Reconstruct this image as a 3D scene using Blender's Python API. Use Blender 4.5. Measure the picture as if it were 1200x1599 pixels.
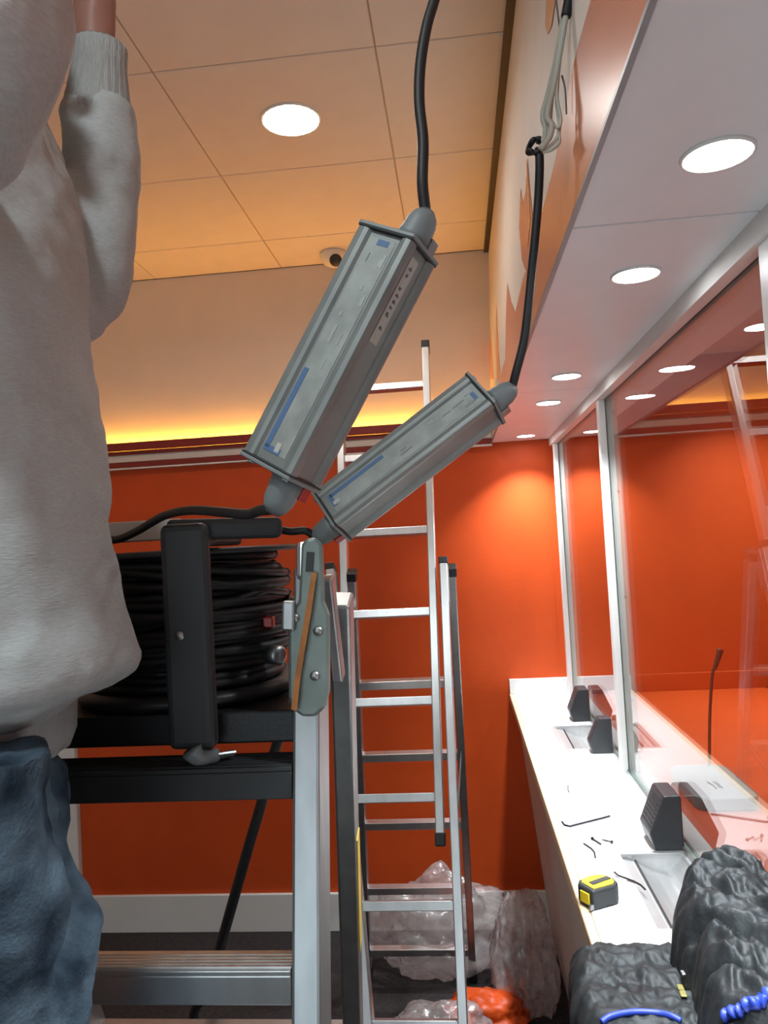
import bpy, bmesh, math, random
from mathutils import Vector, Matrix, noise
random.seed(7)
for o in list(bpy.data.objects): bpy.data.objects.remove(o)
SC = bpy.context.scene
COL = SC.collection
V = Vector
# ------------------------------------------------------------------ camera
FPX, ROLL, EYE = 1200.0, 0.055, 1.7
YAW, PIT = math.atan(113/1200), math.atan(43.3/1206)
FW = V((-math.sin(YAW)*math.cos(PIT), math.cos(YAW)*math.cos(PIT), math.sin(PIT)))
RT = V((math.cos(YAW), math.sin(YAW), 0)); UP = RT.cross(FW)
CAM = V((0, 0, EYE))
cd = bpy.data.cameras.new('camera'); co = bpy.data.objects.new('camera', cd); COL.objects.link(co)
cd.sensor_fit = 'VERTICAL'; cd.sensor_height = 36; cd.lens = FPX/1599*36; cd.clip_start = 0.02
rx = RT*math.cos(ROLL) - UP*math.sin(ROLL); ry = UP*math.cos(ROLL) + RT*math.sin(ROLL)
m = Matrix((rx, ry, -FW)).transposed().to_4x4(); m.translation = CAM
co.matrix_world = m; SC.camera = co
def ray(x, y):
    dx, dy = x-600, y-799.5
    a = dx*math.cos(ROLL)-dy*math.sin(ROLL); b = dx*math.sin(ROLL)+dy*math.cos(ROLL)
    return FW*FPX + RT*a - UP*b
def PY(x, y, Y): r = ray(x, y); return CAM + r*(Y/r.y)
def PX(x, y, X): r = ray(x, y); return CAM + r*(X/r.x)
def PZ(x, y, Z): r = ray(x, y); return CAM + r*((Z-EYE)/r.z)
def PP(x, y, p, n): r = ray(x, y); return CAM + r*((V(p)-CAM).dot(V(n))/r.dot(V(n)))
# ------------------------------------------------------------------ world, light, exposure
w = bpy.data.worlds.new('world'); SC.world = w; w.use_nodes = True
bg = w.node_tree.nodes['Background']; bg.inputs[0].default_value = (.75, .85, 1, 1); bg.inputs[1].default_value = 0.35
SC.view_settings.view_transform = 'Standard'; SC.view_settings.look = 'None'
SC.view_settings.gamma = 1; SC.view_settings.use_curve_mapping = False
SC.view_settings.exposure = 0.0
cy = SC.cycles; cy.max_bounces = 6; cy.diffuse_bounces = 3; cy.glossy_bounces = 4; cy.transmission_bounces = 4; cy.transparent_max_bounces = 14
cy.caustics_reflective = False; cy.caustics_refractive = False; cy.sample_clamp_indirect = 6
def lamp(name, kind, loc, energy, color, size=.1, aim=None, spread=None, shape='DISK', sy=None):
    d = bpy.data.lights.new(name, kind); o = bpy.data.objects.new(name, d); COL.objects.link(o)
    o.location = loc; d.energy = energy; d.color = color
    if kind == 'AREA':
        d.shape = shape; d.size = size
        if sy: d.size_y = sy
        if spread: d.spread = spread
    if aim is not None: o.rotation_euler = (V(aim)-V(loc)).to_track_quat('-Z', 'Y').to_euler()
    return o
# daylight through the shop window behind the camera
lamp('window_daylight', 'AREA', (-.9, -2.55, 1.5), 24, (.80, .94, 1), 2.0, (-.9, 3, 1.35), shape='RECTANGLE', sy=2.0)
DL_W, DL_COL = 6.0, (.87, .95, 1)
# ------------------------------------------------------------------ materials
MATS = {}
def mat(name, col, rough=.5, metal=0., var=.04, scale=8., bump=0., bscale=60., spec=.5, stretch=(1, 1, 1), col2=None, coat=0.):
    if name in MATS: return MATS[name]
    m = bpy.data.materials.new(name); m.use_nodes = True; nt = m.node_tree; b = nt.nodes['Principled BSDF']
    tc = nt.nodes.new('ShaderNodeTexCoord'); mp = nt.nodes.new('ShaderNodeMapping'); mp.inputs['Scale'].default_value = stretch
    nz = nt.nodes.new('ShaderNodeTexNoise'); nz.inputs['Scale'].default_value = scale; nz.inputs['Detail'].default_value = 4
    nt.links.new(tc.outputs['Object'], mp.inputs[0]); nt.links.new(mp.outputs[0], nz.inputs[0])
    mx = nt.nodes.new('ShaderNodeMix'); mx.data_type = 'RGBA'
    c2 = col2 or tuple(min(1, c*(1+var)) for c in col); c1 = col if col2 else tuple(c*(1-var) for c in col)
    mx.inputs[6].default_value = (*c1, 1); mx.inputs[7].default_value = (*c2, 1)
    rp = nt.nodes.new('ShaderNodeMapRange'); rp.inputs[1].default_value = .35; rp.inputs[2].default_value = .65
    nt.links.new(nz.outputs[0], rp.inputs[0]); nt.links.new(rp.outputs[0], mx.inputs[0]); nt.links.new(mx.outputs[2], b.inputs['Base Color'])
    b.inputs['Roughness'].default_value = rough; b.inputs['Metallic'].default_value = metal
    b.inputs['Specular IOR Level'].default_value = spec
    if coat: b.inputs['Coat Weight'].default_value = coat; b.inputs['Coat Roughness'].default_value = .1
    if bump:
        n2 = nt.nodes.new('ShaderNodeTexNoise'); n2.inputs['Scale'].default_value = bscale; n2.inputs['Detail'].default_value = 3
        bp = nt.nodes.new('ShaderNodeBump'); bp.inputs['Strength'].default_value = bump; bp.inputs['Distance'].default_value = .01
        nt.links.new(mp.outputs[0], n2.inputs[0]); nt.links.new(n2.outputs[0], bp.inputs['Height']); nt.links.new(bp.outputs[0], b.inputs['Normal'])
    MATS[name] = m; return m
def emis(name, col, strength):
    if name in MATS: return MATS[name]
    m = bpy.data.materials.new(name); m.use_nodes = True; nt = m.node_tree
    nt.nodes.remove(nt.nodes['Principled BSDF']); e = nt.nodes.new('ShaderNodeEmission')
    e.inputs[0].default_value = (*col, 1); e.inputs[1].default_value = strength
    nt.links.new(e.outputs[0], nt.nodes['Material Output'].inputs[0]); MATS[name] = m; return m
def glassy(name, tint, f0=.045, gain=.955, cloud=0., ccol=(.9, .9, .9), rough=0.):
    """thin pane: Schlick reflection over clear transmission (+ milky part)"""
    m = bpy.data.materials.new(name); m.use_nodes = True; nt = m.node_tree; N = nt.nodes; L = nt.links
    N.remove(N['Principled BSDF'])
    g = N.new('ShaderNodeNewGeometry'); dp = N.new('ShaderNodeVectorMath'); dp.operation = 'DOT_PRODUCT'
    L.new(g.outputs['Incoming'], dp.inputs[0]); L.new(g.outputs['Normal'], dp.inputs[1])
    def mth(op, a, b=None):
        n = N.new('ShaderNodeMath'); n.operation = op
        for i, v in enumerate((a, b)):
            if v is None: continue
            if isinstance(v, (int, float)): n.inputs[i].default_value = v
            else: L.new(v, n.inputs[i])
        return n.outputs[0]
    c = mth('ABSOLUTE', dp.outputs['Value']); k = mth('POWER', mth('SUBTRACT', 1., c), 5.)
    fr = mth('MINIMUM', mth('ADD', mth('MULTIPLY', k, gain), f0), 1.)
    t = N.new('ShaderNodeBsdfTransparent'); t.inputs[0].default_value = (*tint, 1)
    gl = N.new('ShaderNodeBsdfGlossy'); gl.inputs['Roughness'].default_value = rough
    mx = N.new('ShaderNodeMixShader')
    base = t.outputs[0]
    if cloud:
        d = N.new('ShaderNodeBsdfDiffuse'); d.inputs[0].default_value = (*ccol, 1)
        tr = N.new('ShaderNodeBsdfTranslucent'); tr.inputs[0].default_value = (*ccol, 1)
        ad = N.new('ShaderNodeMixShader'); ad.inputs[0].default_value = .5; L.new(d.outputs[0], ad.inputs[1]); L.new(tr.outputs[0], ad.inputs[2])
        mc = N.new('ShaderNodeMixShader'); mc.inputs[0].default_value = cloud
        nz = N.new('ShaderNodeTexNoise'); nz.inputs['Scale'].default_value = 14; nz.inputs['Detail'].default_value = 4
        L.new(mth('MULTIPLY', nz.outputs[0], cloud*2), mc.inputs[0])
        L.new(t.outputs[0], mc.inputs[1]); L.new(ad.outputs[0], mc.inputs[2]); base = mc.outputs[0]
    L.new(fr, mx.inputs[0]); L.new(base, mx.inputs[1]); L.new(gl.outputs[0], mx.inputs[2])
    L.new(mx.outputs[0], N['Material Output'].inputs[0]); MATS[name] = m; return m
ORANGE = mat('orange_paint', (.60, .073, .009), .55, spec=.3, var=.03, bump=.04, bscale=120)
DKRED = mat('dark_red_paint', (.22, .014, .006), .45)
CREAM = mat('cream_paint', (.74, .66, .58), .6, var=.02, bump=.05, bscale=90)
TILE = mat('ceiling_tile', (.78, .70, .64), .75, var=.02, bump=.08, bscale=150)
GRID = mat('ceiling_grid', (.42, .33, .26), .5)
WHITEP = mat('white_gloss_paint', (.78, .77, .74), .35, var=.02)
SOFF = mat('soffit_white', (.84, .87, .90), .38, var=.02)
LAM = mat('white_laminate', (.86, .87, .87), .3, var=.01)
PLY = mat('birch_ply_edge', (.70, .55, .36), .5, var=.1, scale=30, stretch=(1, .1, 1))
PANEL = mat('counter_panel', (.62, .57, .54), .5, var=.03)
CARPET = mat('dark_carpet', (.030, .024, .024), .95, var=.3, scale=60, bump=.5, bscale=300)
SALMON = mat('salmon_vinyl', (.66, .22, .13), .25, var=.05, scale=3)
FLAME = mat('orange_vinyl', (.85, .36, .12), .3, var=.05, scale=3)
ALU = mat('aluminium', (.66, .67, .67), .34, 1., var=.06, scale=40, stretch=(1, 1, .1))
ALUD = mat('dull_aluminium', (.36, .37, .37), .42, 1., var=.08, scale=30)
STEEL = mat('brushed_steel', (.70, .70, .70), .40, .85, var=.05, scale=60, stretch=(1, .1, 1))
BLKP = mat('black_plastic', (.014, .014, .015), .45, var=.2, bump=.05, bscale=200)
BLKC = mat('black_rubber_cable', (.007, .007, .008), .55, var=.2)
DKGREY = mat('dark_grey_plastic', (.028, .03, .032), .55, var=.1)
GREYP = mat('grey_plastic', (.17, .19, .195), .5, var=.06)
GREYB = mat('grey_green_plate', (.17, .205, .185), .42, .35, var=.12, scale=20)
DRV = mat('driver_aluminium', (.25, .27, .26), .45, .45, var=.08, scale=25)
DRVE = mat('driver_end_cap', (.22, .24, .24), .5, .3, var=.08)
LABEL = mat('silver_label', (.26, .28, .265), .5, .1, col2=(.36, .38, .355), scale=34)
LBLUE = mat('blue_print', (.08, .15, .29), .5)
ALUN = mat('worn_aluminium', (.40, .42, .43), .42, 1., var=.08, scale=40, stretch=(1, 1, .1))
PAPER = mat('paper_sticker', (.46, .45, .41), .6, var=.05)
INK = mat('dark_ink', (.10, .10, .10), .6)
YEL = mat('yellow_plastic', (.85, .62, .03), .4, var=.06)
YELL = mat('yellow_sticker', (.75, .50, .10), .5, var=.15, scale=20)
OSTRAP = mat('orange_strap', (.42, .15, .03), .55, var=.2, scale=40)
REDP = mat('red_plastic', (.45, .03, .02), .4)
WIRE = mat('pale_wire', (.46, .45, .38), .5, var=.08)
FLEECE = mat('grey_marl_fleece', (.49, .52, .515), .95, var=.07, scale=220, bump=.16, bscale=260, stretch=(.5, .5, 2.2), spec=.15)
RIB = mat('grey_ribbing', (.45, .465, .455), .95, var=.1, scale=160, stretch=(6, 6, .3), bump=.5, bscale=90, spec=.15)
DENIM = mat('blue_denim', (.014, .027, .045), .85, var=.1, scale=13, bump=.3, bscale=240, col2=(.10, .15, .195), spec=.2)
SKIN = mat('skin', (.42, .20, .15), .5, var=.08, scale=20)
HAIR = mat('dark_hair', (.03, .02, .015), .6, var=.3, scale=60, stretch=(1, 1, .2))
SHOE = mat('dark_shoe', (.03, .03, .03), .6)
PUFF = mat('black_nylon', (.013, .0155, .017), .56, var=.3, scale=14, bump=.2, bscale=60, spec=.35)
BLUE = mat('blue_piping', (.022, .05, .36), .45, var=.1)
SPK = mat('black_speaker_shell', (.020, .022, .025), .42, var=.12, bump=.06, bscale=200)
GREYM = mat('mid_grey_shell', (.17, .18, .18), .45, var=.08)
WINFR = mat('window_frame_grey', (.2, .2, .2), .5)
GLASS = glassy('clear_glass', (.97, .985, .975), .10, .90)
GEDGE = mat('green_glass_edge', (.42, .62, .55), .15, var=.05)
BAG = glassy('clear_polythene', (.96, .94, .94), .06, .9, .36, (.92, .86, .85), .22)
OBAG = mat('orange_bag', (.70, .085, .012), .4, var=.15, scale=12, bump=.3, bscale=20)
LENS = emis('downlight_lens', (.95, .98, 1), 40)
CLENS = emis('ceiling_downlight_lens', (1, .98, .95), 26)
COVE = emis('amber_led', (1, .50, .05), 62)
# ------------------------------------------------------------------ geometry helpers: (verts, faces)
def join(*gs):
    vs, fs = [], []
    for g in gs:
        n = len(vs); vs += [V(v) for v in g[0]]; fs += [tuple(i+n for i in f) for f in g[1]]
    return vs, fs
def frame_box(c, ax, ay, az):
    vs = [V(c)+V(ax)*i+V(ay)*j+V(az)*k for i in (-.5, .5) for j in (-.5, .5) for k in (-.5, .5)]
    return vs, [(0, 1, 3, 2), (4, 6, 7, 5), (0, 4, 5, 1), (2, 3, 7, 6), (0, 2, 6, 4), (1, 5, 7, 3)]
def box(x0, x1, y0, y1, z0, z1):
    return frame_box(((x0+x1)/2, (y0+y1)/2, (z0+z1)/2), (x1-x0, 0, 0), (0, y1-y0, 0), (0, 0, z1-z0))
def bar(p0, p1, w, d, side=(1, 0, 0)):
    """box from p0 to p1; w along side, d across"""
    p0, p1 = V(p0), V(p1); a = p1-p0; s = V(side); s = (s - a*(s.dot(a)/a.length_squared)).normalized(); t = a.normalized().cross(s)
    return frame_box((p0+p1)/2, a, s*w, t*d)
def prism(poly, vec):
    """3d polygon extruded by vec"""
    n = len(poly); vs = [V(p) for p in poly]+[V(p)+V(vec) for p in poly]
    return vs, [tuple(range(n-1, -1, -1)), tuple(range(n, 2*n))]+[(i, (i+1) % n, n+(i+1) % n, n+i) for i in range(n)]
def loft(rings, cap=True, closed=True):
    vs, fs = [], []; n = len(rings[0])
    for r in rings: vs += [V(p) for p in r]
    for k in range(len(rings)-1):
        for i in range(n if closed else n-1):
            j = (i+1) % n; fs.append((k*n+i, k*n+j, (k+1)*n+j, (k+1)*n+i))
    if cap: fs += [tuple(range(n-1, -1, -1)), tuple(range(len(vs)-n, len(vs)))]
    return vs, fs
def smooth_path(pts, sub=6):
    P = [V(p) for p in pts]; out = []
    for i in range(len(P)-1):
        p0 = P[max(i-1, 0)]; p1 = P[i]; p2 = P[i+1]; p3 = P[min(i+2, len(P)-1)]
        for k in range(sub):
            t = k/sub; out.append(.5*((2*p1)+(p2-p0)*t+(2*p0-5*p1+4*p2-p3)*t*t+(-p0+3*p1-3*p2+p3)*t**3))
    return out+[P[-1]]
def tube(pts, r, n=10, sub=6, path=True):
    P = smooth_path(pts, sub) if path and len(pts) > 2 else [V(p) for p in pts]
    R = r if callable(r) else (lambda t: r)
    t0 = (P[1]-P[0]).normalized(); nn = t0.orthogonal().normalized(); rings = []
    for i, p in enumerate(P):
        t = (P[min(i+1, len(P)-1)]-P[max(i-1, 0)]).normalized(); nn = (nn-t*nn.dot(t)).normalized(); b = t.cross(nn)
        rr = R(i/(len(P)-1)); rings.append([p+(nn*math.cos(2*math.pi*k/n)+b*math.sin(2*math.pi*k/n))*rr for k in range(n)])
    return loft(rings)
def lathe(c, axis, prof, n=24):
    """prof: list of (radius, distance along axis)"""
    a = V(axis).normalized(); u = a.orthogonal().normalized(); v = a.cross(u)
    return loft([[V(c)+a*h+(u*math.cos(2*math.pi*k/n)+v*math.sin(2*math.pi*k/n))*max(r, 1e-5) for k in range(n)] for r, h in prof])
def obj(name, g, m, parent=None, bevel=0., smooth=False, kind=None, seg=2):
    me = bpy.data.meshes.new(name); org = parent.matrix_world.translation if parent else V((0, 0, 0))
    if parent:
        org = V(parent.location); q = parent.parent
        while q: org = org+V(q.location); q = q.parent
    vs = g[0]
    if parent is None:
        xs = [[v[i] for v in vs] for i in range(3)]; loc = V(((min(xs[0])+max(xs[0]))/2, (min(xs[1])+max(xs[1]))/2, min(xs[2])))
    else: loc = V((0, 0, 0))
    me.from_pydata([tuple(V(v)-org-loc) for v in vs], [], g[1]); me.update()
    b = bmesh.new(); b.from_mesh(me); bmesh.ops.recalc_face_normals(b, faces=b.faces); b.to_mesh(me); b.free()
    o = bpy.data.objects.new(name, me); COL.objects.link(o); o.location = loc; me.materials.append(m)
    if parent: o.parent = parent
    if smooth:
        for p in me.polygons: p.use_smooth = True
    if bevel:
        md = o.modifiers.new('bevel', 'BEVEL'); md.width = bevel; md.segments = seg; md.limit_method = 'ANGLE'
    if kind: o['kind'] = kind
    return o
def tag(o, label, cat, group=None):
    o['label'] = label; o['category'] = cat
    if group: o['group'] = group
    return o
def thing(name, loc, label, cat, group=None):
    o = bpy.data.objects.new(name, None); COL.objects.link(o); o.location = loc; o.empty_display_size = .05
    return tag(o, label, cat, group)
def struct(name, loc=(0, 0, 0)):
    o = bpy.data.objects.new(name, None); COL.objects.link(o); o.location = loc; o['kind'] = 'structure'; return o
# ================================================================== SETTING
XL, YF, YB, ZC = -1.93, -2.65, 3.40, 2.98        # left wall, front wall, back wall face, ceiling
XS0, XS1 = .172, .213                             # bulkhead fascia: bottom, top
XG = .446                                         # glass screen plane
XR = 2.3
obj('floor', box(XL-.1, XR+.1, YF-.1, YB+.2, -.1, 0), CARPET, kind='structure')
# ceiling: tiles laid in a grid
ce = struct('ceiling', (0, 0, ZC))
obj('grid', box(XL-.1, XS1+.06, YF-.1, YB+.2, ZC+.004, ZC+.1), GRID, ce)
xj = [-1.93, -1.34, -.74, -.14, .213]; yj = [YF]+[1.95-.595*k for k in range(7, -1, -1)]+[2.545, 3.128, YB+.055]
tile_cache = {}
for i in range(len(xj)-1):
    for j in range(len(yj)-1):
        x0, x1, y0, y1 = xj[i], xj[i+1], yj[j], yj[j+1]
        w_, d_ = round(x1-x0, 3), round(y1-y0, 3)
        if (w_, d_) not in tile_cache:
            t = obj('ceiling_tile', box(x0+.002, x1-.002, y0+.002, y1-.002, ZC, ZC+.012), TILE, ce, .0025)
            t.data.transform(Matrix.Translation((-x0, -y0, 0))); tile_cache[(w_, d_)] = t.data; t.location = (x0, y0, 0)
        else:
            t = bpy.data.objects.new('ceiling_tile', tile_cache[(w_, d_)]); COL.objects.link(t); t.parent = ce; t.location = (x0, y0, 0)
            md = t.modifiers.new('bevel', 'BEVEL'); md.width = .0025; md.segments = 2; md.limit_method = 'ANGLE'
obj('wall_left', box(XL-.1, XL, YF-.1, YB+.2, 0, ZC), CREAM, kind='structure')
wf = struct('wall_front', (0, YF, 0))
obj('window_surround', join(box(XL, XR, YF-.12, YF-.02, 2.6, ZC), box(XL, XR, YF-.12, YF-.02, 0, .45), box(.3, XR, YF-.12, YF-.02, .45, 2.6)), CREAM, wf)
wn = obj('window_1', join(box(XL, XL+.06, YF-.1, YF-.04, .45, 2.6), box(.24, .3, YF-.1, YF-.04, .45, 2.6), box(XL+.06, .24, YF-.1, YF-.04, .45, .51), box(XL+.06, .24, YF-.1, YF-.04, 2.54, 2.6), box(-.86, -.82, YF-.1, YF-.04, .51, 2.54)), WINFR, kind='structure')
obj('wall_right', box(XR, XR+.1, YF-.1, YB+.2, 0, ZC), ORANGE, kind='structure')
# back wall: cream upper wall, orange painted panel standing 6 cm proud with an amber light cove on top
wb = struct('wall_back', (0, YB, 0))
obj('upper_wall', box(XL, XR, YB+.06, YB+.2, 2.0, ZC), CREAM, wb)
obj('painted_panel', box(-1.786, XR, YB, YB+.06, 0, 2.150), ORANGE, wb)
obj('painted_panel', box(.30, XR, YB, YB+.055, 2.151, 2.45), ORANGE, wb)
obj('cove_lip', box(-1.786, XS0, YB-.045, YB-.03, 2.168, 2.205), DKRED, wb, .002)
obj('cove_shelf', box(-1.786, XS0, YB-.03, YB+.06, 2.150, 2.168), DKRED, wb)
obj('cream_band', box(-1.786, XS0, YB-.022, YB, 2.118, 2.150), CREAM, wb, .001)
obj('red_band', box(-1.786, XS0, YB-.03, YB, 2.092, 2.116), DKRED, wb, .001)
obj('bead', box(-1.786, XS0, YB-.032, YB, 2.084, 2.091), WHITEP, wb, .001)
obj('amber_light_strip', box(-1.75, XS0-.01, YB+.030, YB+.042, 2.186, 2.198), COVE, wb)
obj('trim_1', box(XL, -1.789, YB-.03, YB+.06, 0, 2.2), WHITEP, kind='structure', bevel=.004)
obj('baseboard_back', box(-1.787, .30, YB-.018, YB, 0, .163), WHITEP, kind='structure', bevel=.003)
# bulkhead over the counter: leaning fascia with flame graphics, soffit of panels
bk = struct('bulkhead', (.3, 1, 2.1))
obj('fascia', prism([(XS0, YF, 2.1), (XS1, YF, ZC), (XS1+.03, YF, ZC), (XS0+.03, YF, 2.13)], (0, YB+.06-YF, 0)), CREAM, bk)
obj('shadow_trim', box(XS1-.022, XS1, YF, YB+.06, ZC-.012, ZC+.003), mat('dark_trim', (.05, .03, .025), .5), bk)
obj('edge_trim', bar((XS0-.001, YF, 2.0985), (XS0-.001, YB, 2.0985), .006, .005), mat('grey_trim', (.23, .23, .24), .4), bk)
for y0, y1 in ((-2.6, -.162), (-.158, 1.03), (1.034, 2.23), (2.234, YB)):
    obj('soffit_panel', box(XS0+.003, .60, y0, y1, 2.1, 2.112), SOFF, bk, .0015)
obj('core', box(XS0+.03, .60, YF, YB, 2.113, 2.3), GRID, bk)
def fas(x, y, off=.0008):
    n = V((-(ZC-2.1), 0, XS1-XS0)).normalized(); return PP(x, y, (XS0, 0, 2.1), n)+n*off
def vinyl(name, pts, m, off=.0008):
    n = V((-(ZC-2.1), 0, XS1-XS0)).normalized(); P = [fas(x, y, off) for x, y in pts]
    return obj(name, prism(P, n*.0006), m, bk)
sal = [(925, 0), (905, 70), (893, 120), (880, 190), (868, 255), (856, 300), (843, 350), (832, 395), (818, 435), (806, 488), (799, 470), (793, 442), (791, 500), (790, 560), (782, 592)]
n_f = V((-(ZC-2.1), 0, XS1-XS0)).normalized()
P = [fas(*p) for p in sal]; P = [V((XS0+(z-2.1)*(XS1-XS0)/(ZC-2.1), y, z))+n_f*.0008 for y, z in ((YF+.02, 2.50), (-1.9, 2.42), (-1.2, 2.60), (-.6, 2.46), (-.1, 2.62), (.3, 2.56))]+P+[V((XS0+.004, YB-.5, 2.18))+n_f*.0008]
P.sort(key=lambda v: v.y)
Bt = [V((XS0, p.y, 2.1))+n_f*.0008 for p in P]
vs = P+Bt+[p+n_f*.0006 for p in P]+[p+n_f*.0006 for p in Bt]; k = len(P); fs = []
for i in range(k-1):
    fs += [(i, i+1, k+i+1, k+i), (2*k+i, 2*k+i+1, 3*k+i+1, 3*k+i), (i, i+1, 2*k+i+1, 2*k+i), (k+i, k+i+1, 3*k+i+1, 3*k+i)]
fs += [(0, k, 3*k, 2*k), (k-1, 2*k-1, 4*k-1, 3*k-1)]
obj('flame_graphic', (vs, fs), SALMON, bk)
vinyl('flame_graphic', [(825, 248), (829, 300), (832, 330), (833, 365), (828, 400), (823, 425), (816, 405), (812, 355), (814, 295), (818, 320), (822, 300)], SALMON)
vinyl('flame_graphic', [(824, 250), (828, 300), (830, 345), (826, 385), (828, 330)], FLAME, .0018)
vinyl('flame_graphic', [(856, -20), (853, 40), (857, 54), (863, 40), (872, -20)], FLAME)
vinyl('flame_graphic', [(776, 478), (779, 545), (783, 592), (777, 592), (775, 540)], FLAME)
vinyl('flame_graphic', [(766, 505), (769, 560), (771, 592), (767, 592), (765, 550)], FLAME)
# back office: ceiling, orange desk
obj('ceiling_back_office', box(.61, XR, YF, YB, 2.42, 2.5), mat('warm_ceiling', (.70, .55, .48), .7), kind='structure')
# ------------------------------------------------------------------ downlights
def downlight(loc, r, energy, label, group, lens, spread=math.radians(104), col=DL_COL, drop=.004):
    x, y, z = loc
    t = thing('downlight', (x, y, z), label, 'light', group)
    obj('bezel', lathe((x, y, z), (0, 0, -1), [(r*.97, -.0), (r*1.10, 0), (r*1.10, .002), (r*1.05, .004), (r*.985, .003), (r*.97, 0)]), WHITEP, t, smooth=True)
    obj('lens', lathe((x, y, z), (0, 0, -1), [(r*.985, .0004), (r*.985, .003), (.0001, .0035)]), lens, t)
    lamp('downlight_glow', 'AREA', (x, y, z-.0085), energy, col, r*1.9, (x, y, 0), spread)
    return t
names = ['soffit downlight nearest the camera, large glare at the right edge', 'second soffit downlight from the camera, before the panel joint',
         'soffit downlight above the middle of the counter', 'small soffit downlight second from the orange wall', 'soffit downlight closest to the orange back wall']
for (y, lb) in zip((.857, 1.244, 2.029, 2.428, 3.228), names):
    downlight((.306, y, 2.1), .036, DL_W, lb, 'soffit downlights over the counter', LENS)
lamp('soffit_downlight_out_of_view', 'AREA', (.306, .44, 2.09), DL_W, DL_COL, .07, (.306, .44, 0), math.radians(104))
downlight((-.428, 2.246, ZC), .086, 5, 'round ceiling downlight among the beige ceiling tiles', None, CLENS, math.radians(160), (1, .97, .93))
lamp('foreground_fill_lamp', 'AREA', (-.428, -.05, ZC-.01), 13, (.84, .96, 1), .15, (-.428, -.05, 0), math.radians(160))  # added unseen fill lamp without a fixture, brightens the hoodie and foreground
p = PZ(1188, 510, 2.42)
downlight((p.x, p.y, 2.42), .055, 11, 'downlight in the back office ceiling behind the glass at the right edge', None, LENS)
# security camera on the wall under the ceiling
c = V((-.475, 3.33, ZC))
t = thing('security_camera', c, 'small white dome security camera with a black lens under the ceiling edge', 'camera')
obj('housing', lathe(c, (0, 0, -1), [(.058, 0), (.060, .012), (.056, .03), (.044, .05), (.02, .062), (.0, .064)]), WHITEP, t, smooth=True)
lc = c+V((.012, -.036, -.045)); la = V((.25, -.8, -.55))
obj('lens_barrel', lathe(lc, la, [(.026, -.01), (.027, .014), (.022, .02), (.0, .021)]), BLKP, t, smooth=True)
# ================================================================== COUNTER
cb = thing('counter_base', (.4, 1.4, 0), 'pinkish white counter front panel slanting inward below the worktop', 'counter')
obj('front_panel', prism([(.207, -.6, .972), (.30, -.6, 0), (.32, -.6, 0), (.227, -.6, .972)], (0, YB-.002+.6, 0)), PANEL, cb)
obj('carcass', box(.33, .50, -.58, YB-.02, 0, .90), PANEL, cb)
ZT = 1.005
wt = thing('worktop', (.33, 1.4, ZT-.032), 'long white laminate worktop with a birch ply edge and upstand', 'worktop')
TR = [(1.372, 1.70), (2.49, 2.80)]; TX0, TX1 = .295, .438
gs = [box(.201, TX0, -.6, YB-.001, ZT-.032, ZT), box(TX1, .50, -.6, YB-.001, ZT-.032, ZT)]
ys = [-.6]+[v for a in TR for v in a]+[YB-.001]
for k in range(0, len(ys), 2): gs.append(box(TX0, TX1, ys[k], ys[k+1], ZT-.032, ZT))
obj('top', join(*gs), LAM, wt)
obj('ply_edge', box(.183, .201, -.6, YB-.001, ZT-.033, ZT-.0005), PLY, wt, .004)
obj('upstand', box(.185, .50, YB-.02, YB-.001, ZT, 1.066), LAM, wt, .002)
# steel money trays set into the worktop
def tray(y0, y1, label):
    t = thing('money_tray', ((TX0+TX1)/2, (y0+y1)/2, ZT-.05), label, 'tray', 'steel trays set into the worktop')
    w_ = .012; x0, x1 = TX0-.004, TX1+.004; a, b = y0-.004, y1+.004
    obj('rim', join(box(x0, x1, a, a+w_, ZT, ZT+.0025), box(x0, x1, b-w_, b, ZT, ZT+.0025), box(x0, x0+w_, a+w_, b-w_, ZT, ZT+.0025), box(x1-w_, x1, a+w_, b-w_, ZT, ZT+.0025)), STEEL, t, .0006)
    prof = [(TX0+.001, ZT), (TX0+.006, ZT-.006), (TX0+.032, ZT-.011), (TX0+.034, ZT-.011), (TX0+.075, ZT-.032), (TX0+.105, ZT-.040), (TX1-.03, ZT-.034), (TX1-.008, ZT-.012), (TX1-.001, ZT)]
    prof2 = [(x, z-.0015) for x, z in prof]
    R = [[V((x, y, z)) for x, z in prof+prof2[::-1]] for y in (y0+.001, y1-.001)]
    obj('scoop', loft(R), STEEL, t)
    for yy in (y0+.0012, y1-.0022): obj('end_wall', prism([(x, yy, z) for x, z in prof], (0, .001, 0)), STEEL, t)
    obj('slot', box(TX0+.036, TX0+.040, y0+.01, y1-.01, ZT-.0125, ZT-.0095), BLKP, t)
tray(*TR[0], 'steel money tray nearest the camera, beside the tape measure and jacket')
tray(*TR[1], 'steel money tray far down the counter between two black speakers')
# black wedge speakers
def speaker(y0, y1, label, h=.116, x0=.374, x1=.4405):
    t = thing('intercom_speaker', ((x0+x1)/2, (y0+y1)/2, ZT), label, 'speaker', 'black wedge speakers along the glass')
    w_ = x1-x0
    pr = [(x0+.006, ZT+.0005), (x0-.004, ZT+.036), (x0+.028, ZT+h-.004), (x0+.032, ZT+h), (x1-.004, ZT+h), (x1, ZT+h-.004), (x1, ZT+.0005)]
    obj('shell', prism([(x, y0, z) for x, z in pr], (0, y1-y0, 0)), SPK, t, .003)
    a, b = V((x0-.004, 0, ZT+.036)), V((x0+.028, 0, ZT+h-.004)); d = (b-a); n = V((-d.z, 0, d.x)).normalized()
    g = [bar(a+d*(.14+.12*k)+n*.0004+V((0, y0+.012, 0)), a+d*(.14+.12*k)+n*.0004+V((0, y1-.012, 0)), .0016, .003, n) for k in range(7)]
    obj('grille', join(*g), BLKP, t)
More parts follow.
